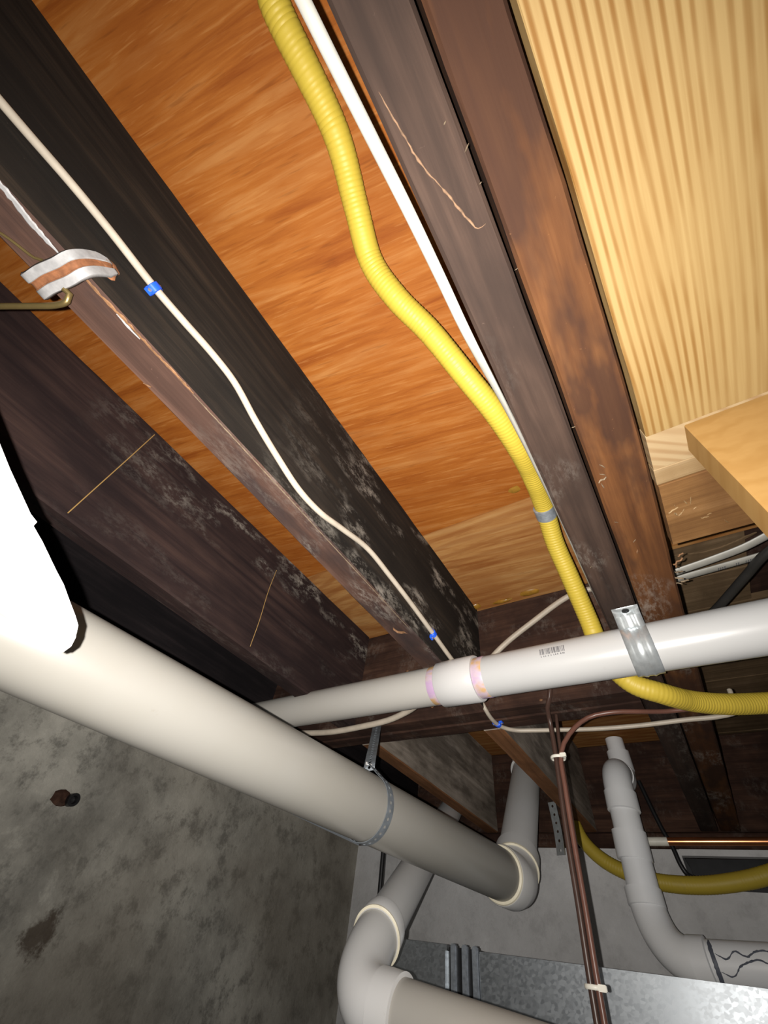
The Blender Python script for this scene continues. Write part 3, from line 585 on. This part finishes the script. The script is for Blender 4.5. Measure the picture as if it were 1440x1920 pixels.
tag(obj('cable', sweep(catmull(A3, 0.012), 0.0075, 12), 'cream_cable', None, True), 'thick pale cable arching across the header behind the white pipe', 'cable', 'house wiring cables')
rc = [(0.094, 0.835, 0.62), (0.132, 0.826, 0.62), (0.188, 0.816, 0.62), (0.246, 0.802, 0.62), (0.284, 0.787, 0.622), (0.40, 0.74, 0.63)]
tag(obj('cable', sweep(catmull(rc, 0.012), 1, 14, True, [(V((0, 1, 0)), 0.0100, 0.0045)] * len(catmull(rc, 0.012))), 'white_cable', None, True), 'upper of two white cables entering beside the amber joist at right', 'cable', 'house wiring cables')
rc = [(0.094, 0.848, 0.613), (0.137, 0.843, 0.615), (0.195, 0.838, 0.615), (0.282, 0.831, 0.615), (0.40, 0.82, 0.615)]
lc = tag(obj('cable', sweep(catmull(rc, 0.012), 1, 14, True, [(V((0, 1, 0.15)), 0.0108, 0.0045)] * len(catmull(rc, 0.012))), 'white_cable', None, True), 'lower white cable with printed marks entering beside the amber joist at right', 'cable', 'house wiring cables')
pm = MB(); rnd = random.Random(5)
for x0, n in ((0.196, 4), (0.226, 2), (0.242, 4), (0.262, 5)):
    for i in range(n):
        xa = x0 + i * 0.0036; ya = 0.8385 - (xa - 0.19) * 0.08
        pm.box((xa, ya - 0.0032 - rnd.random() * 0.001, 0.6098), (xa + 0.0022, ya - 0.002, 0.6104)); pm.box((xa, ya + 0.0014, 0.6098), (xa + 0.0018, ya + 0.0030, 0.6104)); pm.box((xa + 0.0006, ya - 0.003, 0.6098), (xa + 0.0012, ya + 0.003, 0.6104))
obj('cable_print', pm, 'print_ink', lc)
bk = [(0.40, 0.715, 0.60), (0.273, 0.807, 0.60), (0.237, 0.862, 0.60), (0.174, 0.962, 0.60), (0.139, 1.012, 0.605), (0.125, 1.05, 0.66), (0.122, 1.07, 0.792)]
tag(obj('cable', sweep(catmull(bk, 0.012), 0.0085, 14), 'black_cable', None, True), 'black cable slanting above the white pipe at right', 'cable', 'house wiring cables')
cA = [(-0.205, 0.984, 0.505), (-0.212, 0.983, 0.478), (-0.226, 1.00, 0.4615), (-0.232, 1.025, 0.445), (-0.234, 1.03, 0.387), (-0.237, 1.03, 0.334), (-0.243, 1.03, 0.231), (-0.246, 1.03, 0.124), (-0.250, 1.03, 0.025), (-0.254, 1.03, -0.20), (-0.27, 1.03, -1.4)]
tag(obj('control_cable', sweep(catmull(cA, 0.02), 0.0055, 12), 'dark_brown_cable', None, True), 'dark brown cable dropping straight down from the header', 'cable', 'brown control cables')
cB = [(0.06, 1.10, 0.464), (0.008, 1.094, 0.462), (-0.041, 1.068, 0.457), (-0.094, 1.050, 0.455), (-0.150, 1.047, 0.448), (-0.196, 1.030, 0.410), (-0.2215, 1.022, 0.368), (-0.226, 1.021, 0.31), (-0.230, 1.022, 0.231), (-0.233, 1.022, 0.124), (-0.237, 1.022, 0.025), (-0.241, 1.022, -0.20), (-0.258, 1.022, -1.4)]
tag(obj('control_cable', sweep(catmull(cB, 0.02), 0.0050, 12), 'brown_cable', None, True), 'reddish brown cable looping over from the right and tied to the dark one', 'cable', 'brown control cables')
cC = [(-0.219, 1.045, 0.462), (-0.224, 1.042, 0.40), (-0.228, 1.041, 0.30), (-0.233, 1.041, 0.20), (-0.237, 1.041, 0.10), (-0.241, 1.041, 0.0), (-0.246, 1.041, -0.2), (-0.265, 1.041, -1.4)]
tag(obj('control_cable', sweep(catmull(cC, 0.02), 0.004, 12), 'dark_brown_cable', None, True), 'thin dark cable at the back of the tied brown bundle', 'cable', 'brown control cables')
for z, cx, lab in ((0.363, -0.230, 'small white cable tie at the top of the brown cables'), (0.030, -0.243, 'small white cable tie low on the brown cables in front of the duct')):
    t = thing('cable_tie', lab, 'cable tie', 'cable ties')
    loopp = [V((cx + math.cos(a) * 0.0155, 1.028 + math.sin(a) * 0.0145, z)) for a in [2 * math.pi * i / 20 for i in range(21)]]
    obj('band', sweep(loopp, 1, 8, True, [(V((0, 0, 1)), 0.003, 0.0012)] * 21), 'tie_nylon', t, True)
    obj('head', MB().box((cx + 0.008, 1.010, z - 0.004), (cx + 0.021, 1.017, z + 0.004)), 'tie_nylon', t, bevel=0.001)
ws = tag(obj('wire_staple', sweep(catmull([(-0.238, 0.983, 0.535), (-0.230, 0.978, 0.520), (-0.216, 0.975, 0.505), (-0.207, 0.978, 0.502), (-0.204, 0.986, 0.503)], 0.004), 0.0022, 8), 'tie_nylon', None, True), 'small pale wire staple on the header above the brown cables', 'staple')

def staple(p, d, n, label):
    p, d, n = V(p), V(d).normalized(), V(n).normalized(); d = (d - n * d.dot(n)).normalized(); s = n.cross(d)
    t = thing('cable_staple', label, 'staple', 'blue cable staples'); rows = []
    for l in (-0.0055, -0.0045, 0.0045, 0.0055):
        e = 0.9 if abs(l) > 0.005 else 1.0; row = []
        pts = [(-0.0135, 0.001), (-0.0135, 0.005), (-0.0095, 0.0055)] + [(-math.cos(a) * 0.0085, 0.0058 + math.sin(a) * 0.0072) for a in [math.pi * i / 8 for i in range(9)]] + [(0.0095, 0.0055), (0.0135, 0.005), (0.0135, 0.001)]
        inner = [(math.cos(a) * 0.0058, 0.0052 + math.sin(a) * 0.0055) for a in [math.pi * i / 8 for i in range(9)]]
        rows.append([p + d * l + s * x * e + n * (z * e) for x, z in pts + [(0.0058, 0.001)] + inner + [(-0.0058, 0.001)]])
    obj('saddle', MB().rings(rows), 'blue_plastic', t, True)
    for q in (-0.0112, 0.0112):
        b = p + s * q + n * 0.004; obj('nail', lathe(b, b + n, [(0, 0.0015), (0.001, 0.0015), (0.001, 0.0026), (0.0024, 0.0026), (0.0028, 0.0015)], 10), 'nail_steel', t, True)
staple((-0.377, -0.103, 0.551), (0, 1, 0.0), (1, 0, 0), 'blue cable staple high on the near-black joist')
staple((-0.377, 0.689, 0.510), (0, 1, -0.11), (1, 0, 0), 'blue cable staple on the near-black joist just above the white pipe')
staple((-0.371, 1.055, 0.4675), (0.1, 1, 0), (0, 0, -1), 'blue cable staple under the header below the white pipe')

# ------------------------------------------------------------------ far small pipes and strap
co = thing('copper_pipe', 'thin copper pipe with a white sleeve along the back wall', 'pipe')
obj('pipe', tube((-0.215, 1.93, 0.406), (0.60, 1.93, 0.410), 0.011, 20), 'copper', co, True)
obj('sleeve', tube((-0.205, 1.93, 0.406), (-0.13, 1.93, 0.4065), 0.0122, 20), 'tie_nylon', co, True)
tag(obj('bent_tube', sweep(catmull([(-0.17, 2.05, 0.62), (-0.145, 2.05, 0.47), (-0.130, 2.05, 0.412), (-0.125, 2.05, 0.37), (-0.115, 2.055, 0.345), (-0.095, 2.075, 0.338), (-0.07, 2.13, 0.336)], 0.01), 0.0075, 12), 'dark_metal', None, True), 'dark bent metal tube below the copper pipe at the wall recess', 'tube')
ms = tag(obj('perforated_bracket', perforated([(-0.483, 1.9, 0.52), (-0.480, 1.9, 0.47), (-0.477, 1.893, 0.43), (-0.479, 1.897, 0.39), (-0.483, 1.9, 0.352)], (0.9, -0.35, 0), 0.034, 0.027, 0.0048), 'bright_strap', None, solid=0.0015), 'shiny perforated metal strip hanging behind the brown cables', 'bracket')

# ------------------------------------------------------------------ rusty strap on the near-black joist, brass rods
rs = thing('rusty_clamp', 'rusty white-painted strap wrapped over the bottom of the near-black joist', 'clamp')
path = catmull([(-0.442, -0.166, 0.470), (-0.436, -0.163, 0.4645), (-0.415, -0.159, 0.4625), (-0.39, -0.152, 0.462), (-0.374, -0.149, 0.465), (-0.3715, -0.147, 0.480), (-0.3735, -0.143, 0.500), (-0.3755, -0.138, 0.514)], 0.004)
T_, _ = frames(path); rows = []
for i, p in enumerate(path):
    wdv = V((0.0, 1, 0)); wdv = (wdv - T_[i] * wdv.dot(T_[i])).normalized(); nn = wdv.cross(T_[i])
    if nn.dot(V((-0.40, -0.15, 0.50)) - p) > 0: nn = -nn
    fade = 1.0 if i < len(path) - 4 else 0.55 + 0.1 * (len(path) - i)
    rows.append([p + wdv * u * fade + nn * h for u, h in ((-0.015, 0), (-0.0135, 0.0035), (-0.005, 0.0035), (-0.003, 0.0008), (0.003, 0.0008), (0.005, 0.0035), (0.0135, 0.0035), (0.015, 0))])
band = obj('band', MB().grid(rows), 'white_paint', rs, True, solid=0.001)
mid = [ [r[2].lerp(r[3], 0.5) , r[3], r[4], r[5].lerp(r[4], 0.5)] for r in rows]
gr = [[V(a) + (V(rows[i][3]) - path[i]) * 0.0 + (path[i] - V((-0.40, -0.15, 0.52))).normalized() * 0.0012 for a in r] for i, r in enumerate(mid)]
obj('groove_rust', MB().grid(gr), 'rust', band, True, solid=0.0006)
for i, c in enumerate([(-0.3735, -0.142, 0.507), (-0.3735, -0.150, 0.498), (-0.374, -0.134, 0.500), (-0.376, -0.139, 0.517)]):
    obj('rust_flake', blob(c, (0.003, 0.008, 0.007), i + 3, 2, 0.6), 'rust', band, True)
br = tag(obj('brass_rod', sweep(catmull([(-0.62, -0.245, 0.455), (-0.486, -0.171, 0.452), (-0.45, -0.150, 0.452), (-0.425, -0.136, 0.452), (-0.409, -0.131, 0.453), (-0.404, -0.135, 0.459), (-0.405, -0.142, 0.4595)], 0.006), 0.0035, 10), 'brass', None, True), 'bent brass rod hooked into the rusty strap', 'rod')
tag(obj('thin_wire', sweep(catmull([(-0.47, -0.30, 0.46), (-0.418, -0.209, 0.464), (-0.408, -0.178, 0.4635), (-0.402, -0.172, 0.463)], 0.006), 0.0016, 8), 'brass', None, True), 'thin brass wire beside the rusty strap on the joist underside', 'wire')

# ------------------------------------------------------------------ white sheet at the left edge
sh = thing('white_sheet', 'bright white sheet with a torn rounded corner at the left edge', 'sheet')
out = [(-0.60, 0.56), (-0.20, 0.355), (-0.045, 0.252), (-0.025, 0.2385), (0.010, 0.217), (0.0175, 0.2145), (0.018, 0.210), (0.031, 0.2035), (0.054, 0.190), (0.066, 0.1835), (0.078, 0.175), (0.089, 0.1675), (0.096, 0.162), (0.0995, 0.155), (0.1015, 0.147), (0.1005, 0.1405), (0.098, 0.1375), (0.088, 0.1375), (0.069, 0.141), (0.047, 0.1435), (-0.10, 0.157), (-0.60, 0.21)]
def sx(y): return -0.390 - 0.02 * max(0, -y)
vv = [(sx(y), y, z) for y, z in out] + [(sx(y) - 0.003, y, z) for y, z in out]; n = len(out)
obj('panel', MB().add(vv, [tuple(range(n)), tuple(reversed(range(n, 2 * n)))] + [(i, (i + 1) % n, n + (i + 1) % n, n + i) for i in range(n)]), 'sheet_white', sh)
obj('tape_slot', ribbon([(-0.3898, 0.0545, 0.1872), (-0.3898, 0.0625, 0.1822), (-0.3898, 0.071, 0.1765)], 0.0022, (1, 0, 0), 0.0004, 2, 0.1), 'tape_grey', sh)
obj('curled_edge', sweep([V((-0.3885, y, z)) for y, z in ((0.0955, 0.1575), (0.099, 0.152), (0.1005, 0.145), (0.0985, 0.139))], 0.0013, 8), 'sheet_white', sh, True)

# ------------------------------------------------------------------ wall stub, straws
st = thing('pipe_stub', 'rusty iron pipe stub set in the left concrete wall', 'pipe stub')
hc_ = V((-1.53, 0.665, 0.228))
stub_prof = [(0, 0.016), (0.02, 0.016), (0.02, 0.010), (0.004, 0.009), (0.003, 0.001)]
obj('socket', lathe(hc_, hc_ + V((1, 0, 0)), stub_prof, 24), 'dark_metal', st, True)
obj('rust_patch', blob(hc_ + V((0.0, -0.028, -0.002)), (0.006, 0.028, 0.020), 3), 'header_wood', st, True)
tag(obj('straw', sweep(catmull([(-0.7855, 0.056, 0.478), (-0.7845, 0.0555, 0.55), (-0.7853, 0.055, 0.66), (-0.7858, 0.054, 0.765)], 0.01), 0.0011, 6), 'straw', None, True), 'long straw-coloured strand on the plum-brown joist near the white sheet', 'strand', 'strands on the joist')
tag(obj('straw', sweep(catmull([(-0.7855, 0.531, 0.480), (-0.784, 0.526, 0.55), (-0.7855, 0.517, 0.64), (-0.7858, 0.515, 0.713)], 0.01), 0.0008, 6), 'straw', None, True), 'thin straw strand on the plum-brown joist above the cream pipe', 'strand', 'strands on the joist')

# ------------------------------------------------------------------ put every origin at the base of its thing
bpy.context.view_layer.update()
for o in [x for x in bpy.data.objects if x.parent is None and x.type in ('MESH', 'EMPTY')]:
    tree = [o] + list(o.children_recursive); ms_ = [t for t in tree if t.type == 'MESH']
    pts = [v.co for t in ms_ for v in t.data.vertices]
    lo = V([min(p[i] for p in pts) for i in range(3)]); hi = V([max(p[i] for p in pts) for i in range(3)])
    base = V(((lo.x + hi.x) / 2, (lo.y + hi.y) / 2, lo.z))
    for t in ms_: t.data.transform(Matrix.Translation(-base))
    o.location = base
